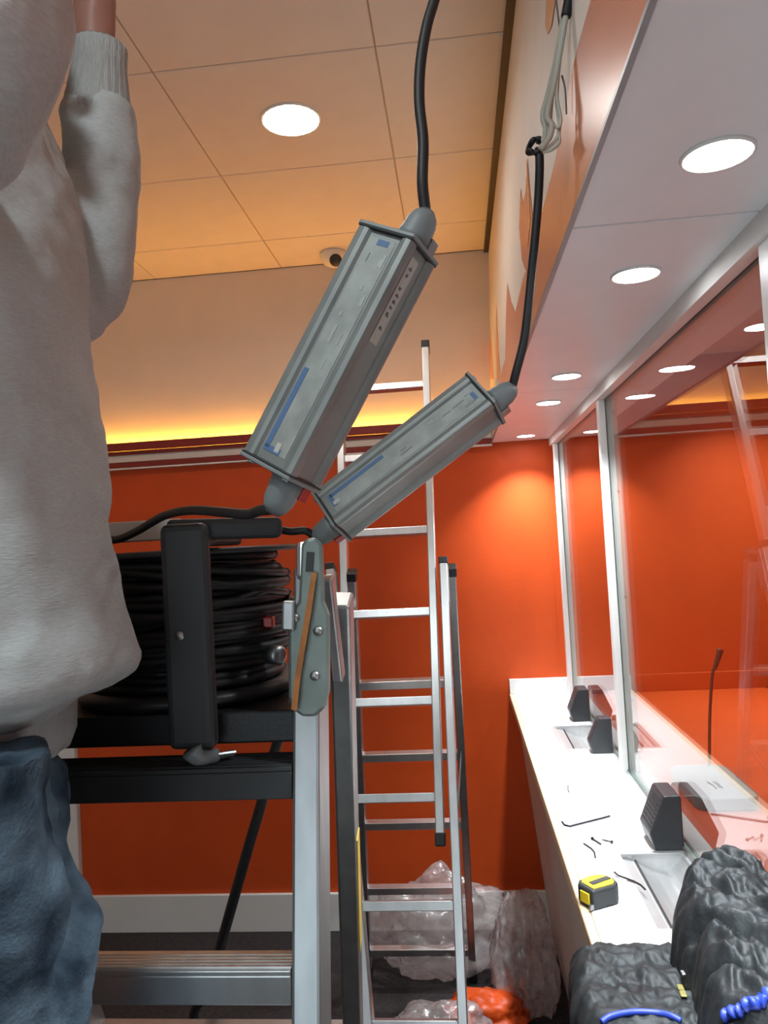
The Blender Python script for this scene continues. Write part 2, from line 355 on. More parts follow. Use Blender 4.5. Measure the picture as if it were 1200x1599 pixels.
speaker(1.706, 1.80, 'black wedge speaker nearest the camera at the end of the near tray')
speaker(2.44, 2.486, 'black wedge speaker just this side of the far steel tray', .108, .370, .438)
speaker(2.85, 2.93, 'black wedge speaker farthest away, beyond the far steel tray', .115, .370, .438)
# ------------------------------------------------------------------ glass screen
gsn = thing('glass_screen', (XG, 1.6, ZT), 'clear glass counter screen held by slim white posts and a top channel', 'screen')
py = [2.262, 3.30, 1.045, .2]
def pane(y0, y1):
    o = obj('pane', box(XG-.004, XG+.004, y0, y1, ZT+.006, 2.086), GLASS, gsn)
    o.data.materials.append(GEDGE)
    for p in o.data.polygons:
        if abs(p.normal.x) < .5: p.material_index = 1
for a, b in ((-.58, .198), (.202, 1.043), (1.047, 2.260), (2.264, 3.298), (3.302, YB-.022)): pane(a, b)
for y in py:
    obj('post', box(XG-.023, XG-.0048, y-.020, y+.020, ZT, 2.1), WHITEP, gsn, .002)
    po = obj('back_post', box(XG+.0048, XG+.027, y-.020, y+.020, ZT, 2.1), mat('beige_post', (.74, .66, .55), .4), gsn, .002)
    for z in (1.21, 1.50, 1.80, 2.03): obj('screw', lathe((XG+.016, y-.020, z), (0, -1, 0), [(.0045, -.001), (.0045, .001), (.0, .0018)], 10), ALUD, po)
obj('top_channel', join(box(XG-.030, XG-.006, -.58, YB-.022, 2.066, 2.0999), box(XG+.006, XG+.030, -.58, YB-.022, 2.066, 2.0999), box(XG-.006, XG+.006, -.58, YB-.022, 2.09, 2.0999)), WHITEP, gsn)
obj('bottom_channel', join(box(XG-.010, XG-.0055, -.58, YB-.022, ZT, ZT+.010), box(XG+.0055, XG+.010, -.58, YB-.022, ZT, ZT+.010)), ALUD, gsn)
# orange clerk desk behind the glass
dk = thing('clerk_desk', (.9, 1.7, 0), 'orange laminate desk behind the glass with a low upstand', 'desk')
obj('desk_top', box(.502, 1.25, -.2, YB-.001, ZT-.045, ZT-.012), ORANGE, dk, .002)
obj('desk_panel', box(.515, 1.2, -.18, YB-.002, 0, ZT-.045), ORANGE, dk)
obj('desk_upstand', box(.502, XR-.004, YB-.016, YB-.001, ZT-.012, 1.066), ORANGE, dk, .002)
# gooseneck microphone
zb = ZT-.012
b0, b1, b2, b3 = [PZ(x, y, zb+.03) for x, y in ((1086, 1191), (1140, 1190), (1192, 1246), (1080, 1247))]
mc = thing('gooseneck_microphone', (.64, 2.1, zb), 'grey desk microphone unit with a thin black gooseneck behind the glass', 'microphone')
xa, xb, ya, yb = .545, .70, 1.962, 2.245
def rrect(x0, x1, y0, y1, r, z, n=6):
    out = []
    for cx, cy, a in ((x1-r, y1-r, 0), (x0+r, y1-r, 90), (x0+r, y0+r, 180), (x1-r, y0+r, 270)):
        for k in range(n+1):
            q = math.radians(a+90*k/n); out.append(V((cx+r*math.cos(q), cy+r*math.sin(q), z)))
    return out
obj('base_box', prism(rrect(xa, xb, ya, yb, .04, zb), (0, 0, .032)), GREYM, mc, .004)
obj('talk_button', box(.62, .632, 2.04, 2.09, zb+.032, zb+.034), BLKP, mc)
g0 = V((.655, 2.225, zb+.03)); g1 = PY(1109, 1120, 2.225); g2 = PY(1113, 1055, 2.225); g3 = PY(1118, 1040, 2.225); g4 = PY(1126, 1014, 2.225)
g0.x = PY(1108, 1190, 2.225).x
obj('gooseneck', tube([g0, g1, g2, g3], .0042), BLKC, mc, smooth=True)
obj('microphone_head', tube([g3-(g4-g3)*.2, g3+(g4-g3)*.3, g4], lambda t: .0055+.0035*t), BLKP, mc, smooth=True)
# ------------------------------------------------------------------ small things on the worktop
def wt_pt(x, y, h=.003): return PZ(x, y, ZT+h)
def hexkey(pts, r, label):
    tag(obj('hex_key', tube([wt_pt(*p, r+.0003) for p in pts], r, 6, path=False), mat('black_steel', (.05, .05, .055), .35, .8), None), label, 'hex key', 'hex keys on the worktop')
hexkey([(878, 1283), (882, 1288), (890, 1290), (953, 1274)], .0022, 'long hex key lying across the worktop between speaker and front edge')
hexkey([(912, 1317), (924, 1325), (929, 1331), (930, 1339)], .0018, 'small bent hex key beside the two screws near the front edge')
hexkey([(888, 1226), (887, 1232), (889, 1237)], .0014, 'tiny hex key alone on the bare middle of the worktop')
def wt_key():
    a = [PZ(x, y, ZT+.005) for x, y in ((960, 1362), (966, 1367), (990, 1376), (1001, 1382), (1008, 1389))]
    tag(obj('hex_key', tube(a, .0019, 6, path=False), MATS['black_steel']), 'bent hex key lying over the left rim of the near steel tray', 'hex key', 'hex keys on the worktop')
wt_key()
for pts, lb in ((((925, 1309), (939, 1318)), 'small dark screw left of the pair by the hex keys'), (((941, 1311), (957, 1315)), 'small dark screw right of the pair by the hex keys')):
    a, b = [wt_pt(*p, .003) for p in pts]; d = (b-a).normalized()
    tag(obj('screw', join(tube([a, b], .0017, 8), lathe(b, d, [(.0035, -.003), (.0038, 0), (.0, .001)], 8) if pts[0][0] > 930 else lathe(a, -d, [(.0035, -.003), (.0038, 0), (.0, .001)], 8)), MATS['black_steel']), lb, 'screw', 'loose screws on the worktop')
# tape measure
tm0 = PZ(921, 1425, ZT)
tp = thing('tape_measure', (.222, 1.49, ZT), 'yellow and black tape measure lying on its side on the worktop', 'tape measure')
TM = Matrix.Translation((.2225, 1.486, ZT+.0005)) @ Matrix.Rotation(math.radians(34), 4, 'Z')
def tmp(g): return [TM @ V(v) for v in g[0]], g[1]
def dshape(s, z):
    pts = [(-.036, -.024), (.018, -.030), (.030, -.022), (.037, -.004), (.034, .014), (.022, .026), (0, .030), (-.022, .028), (-.034, .018)]
    return [V((x*s, y*s, z)) for x, y in pts]
obj('case', tmp(prism(dshape(1, 0), (0, 0, .036))), DKGREY, tp, .006, seg=3)
obj('yellow_face', tmp(prism([v*1 for v in dshape(.80, .0355)], (0, 0, .0025))), YEL, tp, .001)
obj('belt_clip', tmp(box(-.02, .025, -.009, .003, .0375, .0395)), DKGREY, tp, .0005)
obj('yellow_badge', tmp(box(-.0385, -.0355, -.015, .008, .008, .028)), YEL, tp, .001)
obj('blade_tip', tmp(box(-.043, -.035, -.024, -.018, .003, .012)), ALUD, tp)
# ================================================================== COMBINATION LADDER (far)
AL, BL = .2635, .094                    # drop and advance per rung of the front plane
def Yfront(z): return 2.77-(2.253-z)*BL/AL
nF = V((0, AL, -BL)).normalized(); pF = V((0, 2.77, 2.253))
cl = thing('combination_ladder', (-.12, 2.45, 0), 'tall aluminium combination ladder opened in front of the orange wall', 'ladder')
offA = nF*.034                           # sliding section lies behind the front section
def pa(x, y): return PP(x, y, pF, nF)
def on_plane(p0, p1, z): return p0+(p1-p0)*((z-p0.z)/(p1.z-p0.z))
# sliding upper section
ar0, ar1 = pa(665, 545), pa(688, 1305)
al0, al1 = pa(531, 600), pa(549, 1310)
al0 = on_plane(al0, al1, ar0.z); al1 = on_plane(al0, al1, ar1.z)
for a, b in ((ar0, ar1), (al0, al1)):
    s = obj('upper_stile', bar(a, b, .026, .055), ALU, cl, .003)
    d = (a-b).normalized()
    obj('end_cap', bar(a-d*.01, a+d*.022, .030, .059), BLKP, s, .004); obj('end_cap', bar(b+d*.01, b-d*.028, .030, .059), BLKP, s, .004)
for k in range(6):
    z = 2.250-AL*k; r0, r1 = on_plane(al0, al1, z), on_plane(ar0, ar1, z)
    obj('rung', bar(r0, r1, .028, .026, nF), ALU, cl, .002)
# front section
br0, br1 = pa(694, 890)-nF*.0, pa(724, 1590)
bl0, bl1 = pa(522, 900), pa(581, 1590)
zt = br0.z
br1, bl1 = on_plane(br0, br1, .0), on_plane(bl0, bl1, .0); bl0 = on_plane(bl0, bl1, zt)
for a, b in ((br0, br1), (bl0, bl1)):
    a = a-nF*.062; b = V((b.x, b.y, .03))-V((0, .062, 0))
    s = obj('front_stile', bar(a, b, .026, .055), ALU, cl, .003)
    d = (a-b).normalized()
    obj('foot', bar(b+d*.05, b-d*.02, .032, .062), BLKP, s, .004)
    obj('hinge_plate', bar(a-d*.13+nF*.02, a-d*.0+nF*.02, .031, .05), ALUD, s, .004)
    obj('stile_cap', bar(a-d*.005, a+d*.018, .030, .059), BLKP, s, .003)
for k in (6, 7, 8):
    z = 2.250-AL*k; r0, r1 = on_plane(bl0, bl1, z)-nF*.062, on_plane(br0, br1, z)-nF*.062
    obj('rung', bar(r0, r1, .028, .026, nF), ALU, cl, .002)
obj('rung', bar(on_plane(bl0, bl1, .12)-nF*.062, on_plane(br0, br1, .12)-nF*.062, .028, .026, nF), ALU, cl, .002)
# rear section
nR = V((0, .2674, .083)).normalized(); pR = V((0, 2.612, 1.201))
def pr(x, y): return PP(x, y, pR, nR)
cr0, cr1 = pr(706, 895), pr(741, 1560); cl0, cl1 = pr(556, 1065), pr(573, 1478)
cr1, cl1 = on_plane(cr0, cr1, 0), on_plane(cl0, cl1, 0); cl0 = on_plane(cl0, cl1, cr0.z)
for a, b in ((cr0, cr1), (cl0, cl1)):
    a = a+nR*.02; b = V((b.x, b.y, .03))+V((0, .02, 0))
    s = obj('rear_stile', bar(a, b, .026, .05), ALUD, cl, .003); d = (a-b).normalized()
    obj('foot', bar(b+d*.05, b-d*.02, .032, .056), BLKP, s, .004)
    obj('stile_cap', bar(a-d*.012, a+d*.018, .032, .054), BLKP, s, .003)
for k in range(5):
    z = 1.201-.2674*k
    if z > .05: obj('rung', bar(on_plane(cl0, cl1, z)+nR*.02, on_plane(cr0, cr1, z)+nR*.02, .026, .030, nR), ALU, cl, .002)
obj('spreader_strap', bar(on_plane(cr0, cr1, .95), on_plane(br0, br1, .80)-nF*.03, .004, .018), DKGREY, cl)
# ================================================================== STEPLADDER (near)
sl = thing('stepladder', (-.4, 1.0, 0), 'aluminium stepladder in the foreground carrying the black cable reel', 'ladder')
def Ys(z): return .95-(1.42-z)*.26
XRS, XLS = -.205, -.73
def stile_pt(x, z, dy=0): return V((x, Ys(z)+dy, z))
for x, far in ((XRS, 0), (XLS, 0)):
    s = obj('front_stile', bar(stile_pt(x, .02, .04), stile_pt(x, 1.66, .04), .034, .075), ALUN, sl, .004)
    obj('foot', bar(stile_pt(x, .0, .035), stile_pt(x, .07, .05), .042, .085), BLKP, s, .004)
rb = PY(552, 1599, 1.345)
def rear(x0, dx, z): t = (1.64-z)/(1.64-rb.z); return V((x0+dx*t, 1.075+(1.345-1.075)*t, z))
for sgn, x0 in ((1, -.168), (-1, -.767)):
    dx = (rb.x-(-.168))*sgn
    s = obj('rear_stile', bar(rear(x0, dx, 1.62), rear(x0, dx, .02), .030, .052), ALUD, sl, .004)
    obj('foot', bar(rear(x0, dx, .06), rear(x0, dx, -.0), .040, .06), BLKP, s, .004)
for z in (.35, .85):
    obj('rear_brace', bar(rear(-.168, rb.x+.168, z), rear(-.767, -(rb.x+.168), z), .025, .03, (0, 0, 1)), ALUD, sl, .002)
def tread(z, m, y0, y1, lip, ribs):
    yf = Ys(z)+y0; x0, x1 = XLS+.018, XRS-.018
    st = obj('step', join(box(x0, x1, yf, yf+y1, z-.006, z), box(x0, x1, yf, yf+.006, z-lip, z-.006), box(x0, x1, yf+y1-.006, yf+y1, z-lip, z-.006)), m, sl, .0015)
    n = ribs
    for k in range(n):
        pass
    obj('tread_ribs', join(*[box(x0, x1, yf+.006+k*(y1-.012)/n, yf+.006+k*(y1-.012)/n+.0035, z-.0005, z+.0018) for k in range(n)]), m, st)
tread(1.424, DKGREY, 0, .070, .040, 7)
for z in (1.206, .952, .736, .50, .27): tread(z, ALU, 0, .046, .040, 5)
# top tray
tt = obj('top_tray', join(box(XLS+.02, XRS-.02, 1.0, 1.275, 1.470, 1.484), box(XLS+.02, XRS-.02, .995, 1.003, 1.443, 1.4845), box(XLS+.02, XRS-.02, 1.272, 1.280, 1.45, 1.4845)), BLKP, sl, .003)
# hinge plates: grey-green metal cheek, rivets, orange strap
def cheek(x):
    pts = [(470, 850), (478, 841), (492, 839), (503, 850), (506, 940), (514, 960), (514, 1080), (508, 1105), (492, 1120), (472, 1120), (456, 1108), (450, 1090), (450, 960), (466, 940)]
    P = [PY(a, b, .928) for a, b in pts]
    return [V((p.x-(PY(482, 900, .928).x-x), p.y, p.z)) for p in P]
for x in (PY(482, 900, .928).x, PY(482, 900, .928).x-.525):
    hc = obj('hinge_cheek', prism(cheek(x), (0, .012, 0)), GREYB, sl, .004)
    off = x-PY(482, 900, .928).x
    def q(a, b, Y): p_ = PY(a, b, Y); p_.x += off; return p_
    for a, b in ((497, 985), (460, 965), (492, 1055)): obj('rivet', lathe(q(a, b, .927), (0, -1, 0), [(.006, -.002), (.006, .002), (.003, .004), (0, .0042)], 12), ALUD, hc, smooth=True)
    obj('slot', bar(q(485, 862, .9265), q(483, 893, .9265), .009, .002), BLKP, hc)
    obj('hinge_block', bar(q(484, 846, .95), q(484, 905, .95), .028, .04), ALU, hc, .006)
    obj('latch', bar(q(452, 938, .925), q(451, 985, .925), .016, .012), ALUD, hc, .003)
    obj('locking_bar', bar(q(512, 900, 1.02), q(530, 1060, 1.05), .014, .03), ALUD, hc, .003)
obj('orange_strap', loft([[PY(a, b, .921), PY(a+w_, b+2, .921), PY(a+w_, b+2, .919), PY(a, b, .919)] for a, b, w_ in ((487, 893, 8), (478, 950, 9), (468, 1010, 9), (460, 1060, 9), (455, 1108, 9))]), OSTRAP, sl)
y_s = [rear(-.168, rb.x+.168, z)+V((.016, -.0, 0)) for z in (1.24, 1.03)]
obj('yellow_sticker', bar(y_s[0], y_s[1], .002, .030), YELL, sl)
# ================================================================== CABLE REEL
RC = V((-.418, 1.150, 1.486)); RR = .155
cr = thing('cable_reel', RC, 'black cable reel lying flat on the stepladder top with thick cable wound on it', 'cable reel')
obj('bottom_flange', lathe(RC, (0, 0, 1), [(.05, 0), (RR+.006, .002), (RR+.012, .010), (RR+.008, .02), (.05, .02)], 56), BLKP, cr, smooth=True)
obj('top_flange', lathe(RC, (0, 0, 1), [(.05, .205), (RR+.014, .207), (RR+.017, .211), (RR+.013, .215), (.05, .216)], 56), DKGREY, cr, smooth=True)
obj('drum', lathe(RC, (0, 0, 1), [(.132, .01), (.132, .206)], 40), BLKP, cr)
rnd = random.Random(3)
for k in range(15):
    z = .027+.0125*k; tilt = rnd.uniform(-.05, .05); ph = rnd.uniform(0, 6.28); R = RR-.012+rnd.uniform(-.010, .010)-.012*(k > 12)
    if 4 <= k <= 8: R += .008
    pts = [RC+V(((R+.004*math.sin(3*a+ph))*math.cos(a), (R+.004*math.sin(3*a+ph))*math.sin(a), z+tilt*R*math.cos(a+ph))) for a in [2*math.pi*i/40 for i in range(41)]]
    obj('cable_turn', tube(pts, .0075, 8, path=False), BLKC, cr, smooth=True)
for k in range(7):
    z = .07+.02*k; ph = rnd.uniform(0, 6.28); R = RR-.002; tl = rnd.choice((-.22, .2, .12, -.15, .28))
    pts = [RC+V((R*math.cos(a), R*math.sin(a), max(.03, min(.195, z+tl*R*math.sin(a+ph))))) for a in [2*math.pi*i/40 for i in range(41)]]
    obj('cable_turn', tube(pts, .0065, 8, path=False), BLKC, cr, smooth=True)
fx = -.352; fy = .968
hd = obj('handle_frame', join(box(fx-.031, fx+.031, fy-.013, fy+.013, 1.446, 1.735)), DKGREY, cr, .010, seg=3)
obj('handle_grip', bar((fx-.028, fy+.012, 1.728), (-.235, fy+.05, 1.724), .028, .03, (0, 0, 1)), DKGREY, cr, .008, seg=3)
obj('handle_arm', join(box(fx-.03, fx+.03, fy, 1.13, 1.704, 1.722)), DKGREY, cr, .006)
obj('handle_screw', lathe((fx-.008, fy-.0135, 1.592), (0, -1, 0), [(.006, -.001), (.006, .0015), (.0, .002)], 12), ALUD, cr, smooth=True)
obj('red_switch', box(-.280, -.266, 1.065, 1.08, 1.585, 1.60), REDP, cr, .002)
obj('socket_cover', lathe((-.264, 1.075, 1.545), (.8, -.6, 0), [(.014, -.02), (.014, .004), (.010, .007), (.0, .008)], 16), ALUD, cr, smooth=True)
# plug lead end hanging over the step
pk = thing('cable_plug', (-.355, .955, 1.426), 'grey moulded plug lying on the dark step under the reel handle', 'plug')
obj('plug_body', tube([(-.350, .952, 1.448), (-.343, .958, 1.438), (-.325, .975, 1.434)], lambda t: .014-.005*t, 10), GREYP, pk, smooth=True)
for q in ([(-.327, .972, 1.434), (-.308, .990, 1.432)], [(-.322, .968, 1.437), (-.304, .985, 1.435)]): obj('plug_pin', tube(q, .003, 8), ALUD, pk)
tag(obj('aluminium_profile', join(bar((-.66, 1.13, 1.7165+.003), (-.40, 1.13, 1.7165+.003), .003, .09, (0, 0, 1)), bar((-.66, 1.087, 1.733), (-.40, 1.087, 1.733), .028, .004, (0, 0, 1)), bar((-.66, 1.173, 1.733), (-.40, 1.173, 1.733), .028, .004, (0, 0, 1))), WHITEP, None, .001), 'pale channel profile lying on the cable reel beside the hoodie', 'profile')
tag(obj('hanging_cable', tube([(-.33, 1.30, 1.56), (-.285, 1.318, 1.50), PY(424, 1190, 1.318), PY(408, 1256, 1.318), PY(392, 1310, 1.32), PY(372, 1380, 1.33), PY(355, 1440, 1.345), PY(344, 1480, 1.36), PY(330, 1540, 1.42), PY(310, 1620, 1.5), (-.42, 1.62, .35), (-.45, 1.7, .02), (-.3, 1.95, .008)], .0095, 10), BLKC, None, smooth=True), 'black cable hanging from the reel behind the stepladder down to the floor', 'cable')
# ================================================================== LED DRIVERS
LABEL2 = mat('label_pale_print', (.36, .38, .36), .5, .1, var=.1); LABEL3 = mat('label_dark_print', (.22, .235, .22), .5, .1, var=.1)
def driver(top, bot, phi, lab, seed, sa=.066, sb=.053):
    top, bot = V(top), V(bot); u = (top-bot); Ln = u.length; u.normalize()
    mid = (top+bot)/2; c = (CAM-mid); c = (c-u*c.dot(u)).normalized(); w_ = u.cross(c)*-1
    if w_.dot(RT) < 0: w_ = -w_
    dA = -w_*math.cos(phi)-c*math.sin(phi); dB = w_*math.sin(phi)-c*math.cos(phi)
    nA = -w_*math.sin(phi)*1+c*math.cos(phi); nB = w_*math.cos(phi)+c*math.sin(phi)
    left = w_*(-sa*math.cos(phi)); right = w_*(sb*math.sin(phi))
    K = bot-(left+right)/2+c*.03
    t = thing('led_driver', mid, lab, 'power supply', 'hanging LED drivers')
    def S(a, b): return K+dA*a+dB*b
    # ribbed extrusion outline (a along label face, b along second face)
    out = [(0, 0), (.005, -.0015), (.010, 0), (.014, .0035), (.050, .0035), (.053, 0), (.057, -.0015), (sa, 0), (sa+.001, .010), (sa-.002, .014), (sa-.002, sb-.012), (sa, sb-.008), (sa, sb), (sa-.012, sb), (sa-.015, sb-.003), (.015, sb-.003), (.012, sb), (0, sb), (-.0015, sb-.004), (0, sb-.009), (.0035, sb-.012), (.0035, .016), (0, .012), (-.0015, .006)]
    obj('extrusion', prism([S(a, b) for a, b in out], u*Ln), DRV, t, .0006)
    def slab(h0, h1, grow, m, name): 
        q = [S(-grow, -grow), S(sa+grow, -grow), S(sa+grow, sb+grow), S(-grow, sb+grow)]
        return obj(name, prism([p_+u*h0 for p_ in q], u*(h1-h0)), m, t, .0008)
    for h0, s in ((Ln, 1), (0, -1)):
        slab(min(h0, h0+s*.0022), max(h0, h0+s*.0022), .0012, BLKP, 'gasket')
        pl = slab(min(h0+s*.0022, h0+s*.006), max(h0+s*.0022, h0+s*.006), .0015, DRVE, 'end_plate')
        ctr = S(sa*.32, sb*.55)+u*(h0+s*.006)
        obj('cable_gland', lathe(ctr, u*s, [(.0175, 0), (.0175, .010), (.0165, .013), (.0155, .024), (.0125, .032), (.007, .038), (.006, .03)], 18), GREYP, pl, smooth=True)
        for a, b in ((.010, .008), (sa-.008, sb-.008), (.010, sb-.008), (sa-.008, .008)):
            obj('screw', lathe(S(a, b)+u*(h0+s*.006), u*s, [(.0038, 0), (.0038, .002), (.002, .0032), (.0, .0033)], 10), ALUD, pl, smooth=True)
        obj('earth_lug', frame_box(S(.006, sb*.75)+u*(h0+s*.013), dA*.008, dB*.012, u*.014), ALUD if s > 0 else REDP, pl, .001)
    def patch(a0, a1, h0, h1, m, lift, name, face='A'):
        if face == 'A': q = [K+dA*a+dB*.0035+nA*lift+u*h for a, h in ((a0, h0), (a1, h0), (a1, h1), (a0, h1))]; n = nA
        else: q = [K+dB*a+dA*.0035+nB*lift+u*h for a, h in ((a0, h0), (a1, h0), (a1, h1), (a0, h1))]; n = nB
        return obj(name, prism(q, n*.0003), m, lb_parent[0] or t)
    lb_parent = [None]
    lbl = patch(.017, .048, .010, Ln-.006, LABEL, .0001, 'rating_label'); lb_parent[0] = lbl
    patch(.0415, .0475, .013, Ln*.40, LBLUE, .0005, 'blue_stripe'); patch(.026, .0475, .010, .016, LBLUE, .0005, 'blue_stripe'); patch(.024, .038, Ln-.013, Ln-.007, LBLUE, .0005, 'blue_stripe')
    rd = random.Random(seed)
    for k in range(9):
        a = rd.uniform(.019, .040); h = Ln*rd.uniform(.40, .95); ww = rd.uniform(.001, .004); hh = rd.uniform(.004, .02)
        patch(a, a+ww, h, min(h+hh, Ln-.01), LABEL2 if rd.random() < .6 else LABEL3, .0005+.00001*k, 'print')
    patch(.028, .034, .012, .022, PAPER, .0006, 'print')
    if seed == 1:
        lb_parent[0] = None
        st = patch(.017, .031, Ln*.60, Ln*.965, PAPER, .0002, 'sticker', 'B'); lb_parent[0] = st
        h = Ln*.63
        while h < Ln*.94:
            hh = rd.uniform(.003, .0065)
            if rd.random() < .85: patch(.021, .021+rd.uniform(.003, .0065), h, h+hh*.35, INK, .0006, 'print', 'B'); patch(.0205+rd.uniform(0, .004), .0245, h+hh*.3, h+hh*.7, INK, .0006, 'print', 'B')
            h += hh+.0022
    gt = S(sa*.32, sb*.55)
    return gt+u*(Ln+.038), gt-u*.038, u
D1T, D1B = PY(623, 380, .74), PY(441, 733, .74)
t1, b1_, u1 = driver(D1T, D1B, math.radians(39), 'larger-looking silver LED driver hanging nearer the camera with a white sticker', 1)
D2T, D2B = PY(757, 623, 1.05), PY(520, 805, 1.05)
t2, b2_, u2 = driver(D2T, D2B, math.radians(36), 'silver LED driver hanging farther back and more tilted, lower right of the other', 2)
def cable(name, pts, r, label, n=10): return tag(obj(name, tube(pts, r, n), BLKC, None, smooth=True), label, 'cable')
cable('driver_cable', [t1-u1*.012, t1, PY(660, 285, .745), PY(661, 220, .75), PY(655, 160, .755), PY(657, 100, .76), PY(667, 40, .765), PY(681, -10, .77), PY(700, -110, .78), PY(710, -260, .8), (.0, .80, 2.62), (.02, .82, ZC)], .0056, 'black cable rising from the nearer driver to the ceiling')
cable('driver_cable', [b1_+u1*.012, b1_, PY(406, 797, .765), PY(385, 803, .79), PY(340, 799, .84), PY(295, 797, .90), PY(255, 806, .96), PY(215, 829, 1.02), PY(185, 842, 1.05), PY(160, 842, 1.07), (-.52, 1.13, 1.730)], .0056, 'black cable drooping from the nearer driver over the reel handle')
cable('driver_cable', [t2-u2*.012, t2, PY(806, 582, 1.05), PY(818, 535, 1.05), PY(824, 490, 1.05), PY(830, 430, 1.05), PY(836, 370, 1.045), PY(841, 310, 1.04), PY(843, 260, 1.03), PY(842, 232, 1.03)], .0060, 'black cable from the farther driver up to the knot beside the fascia')
cable('driver_cable', [b2_+u2*.012, b2_, PY(478, 829, 1.05), PY(455, 830, 1.05), PY(436, 827, 1.05), PY(415, 826, 1.06)], .0055, 'short black lead from the farther driver into the reel handle')
# knot and pale wires above
kn = thing('wire_bundle', PY(848, 232, 1.03), 'pale wires stripped from a black sheath and knotted beside the fascia', 'wires')
KP = PY(838, 230, 1.03)
pts = [KP+V((.011*math.cos(a)*(1+.15*math.sin(2*a)), .006*math.sin(2.3*a), .009*math.sin(a))) for a in [i*.45 for i in range(32)]]
obj('knot', tube(pts, .0032, 8, 3), BLKC, kn, smooth=True)
Yw = .985
B = lambda a, b, dy=0: PY(a, b, Yw+dy)
strands = [[(844, 232), (858, 215), (862, 195), (855, 180), (866, 130), (878, 60), (884, 25)], [(846, 235), (862, 226), (872, 212), (874, 195), (870, 160), (874, 100), (883, 40), (886, 20)],
           [(850, 222), (852, 200), (848, 180), (856, 150), (868, 100), (880, 30)], [(852, 180), (860, 188), (872, 200), (876, 185), (870, 150), (872, 110)], [(872, 205), (874, 222), (862, 234), (848, 238)],
           [(856, 220), (858, 196), (860, 160), (870, 100), (880, 50)]]
for i, s in enumerate(strands):
    obj('strand', tube([B(a, b, .004*(i % 3)) for a, b in s], .0040 if i in (0, 2, 5) else .0022, 8), WIRE, kn, smooth=True)
obj('loose_strand', tube([B(878, 118, .01), B(883, 140, .01), B(885, 178, .01)], .0012, 6), INK, kn)
obj('loose_strand', tube([B(868, -10, .012), B(872, 25, .012), B(876, 55, .01)], .0012, 6), INK, kn)
obj('sheath', tube([B(884, 26), B(888, 5), B(896, -40), B(905, -120), V((.19, .955, 2.62)), V((.205, .94, 2.74))], .0066, 10), BLKC, kn, smooth=True)
# ================================================================== PLASTIC BAGS
def crumple(c, rx_, ry_, rz_, seed, amp=.3, freq=1.6, sub=5, floor=0.004, fine=.07):
    b = bmesh.new(); bmesh.ops.create_icosphere(b, subdivisions=sub, radius=1); sd = V((seed*7.1, seed*3.3, seed))
    for v in b.verts:
        p_ = v.co.copy(); q = p_*freq+sd
        s = 1+amp*noise.noise(q)+amp*.45*noise.noise(q*2.3)+fine*(1-2.6*abs(noise.noise(q*2.6+V((0, 4, 0)))))+fine*.4*(1-2.6*abs(noise.noise(q*6)))
        v.co = V((p_.x*rx_*s, p_.y*ry_*s, p_.z*rz_*s))+V(c)
        if v.co.z < floor: v.co.z = floor+.0005*random.random()
    vs = [v.co.copy() for v in b.verts]; fs = [tuple(x.index for x in f.verts) for f in b.faces]; b.free(); return vs, fs
def bag(name, g, m, label): return tag(obj(name, g, m, smooth=True), label, 'bag')
bag('plastic_bag', crumple((-.16, 3.10, .15), .25, .13, .20, 1), BAG, 'crumpled clear plastic bag on the floor behind the combination ladder')
bag('plastic_bag', crumple((.15, 2.86, .17), .105, .12, .23, 4), BAG, 'upright clear plastic bag slumped against the counter panel')
bag('plastic_bag', crumple((-.14, 2.60, .06), .15, .09, .09, 6), BAG, 'small flattened clear plastic bag under the ladder rungs')
bag('shopping_bag', crumple((.01, 2.74, .04), .13, .09, .070, 12, .35, 1.9, 4, fine=.10), OBAG, 'crumpled orange bag among the clear plastic bags')
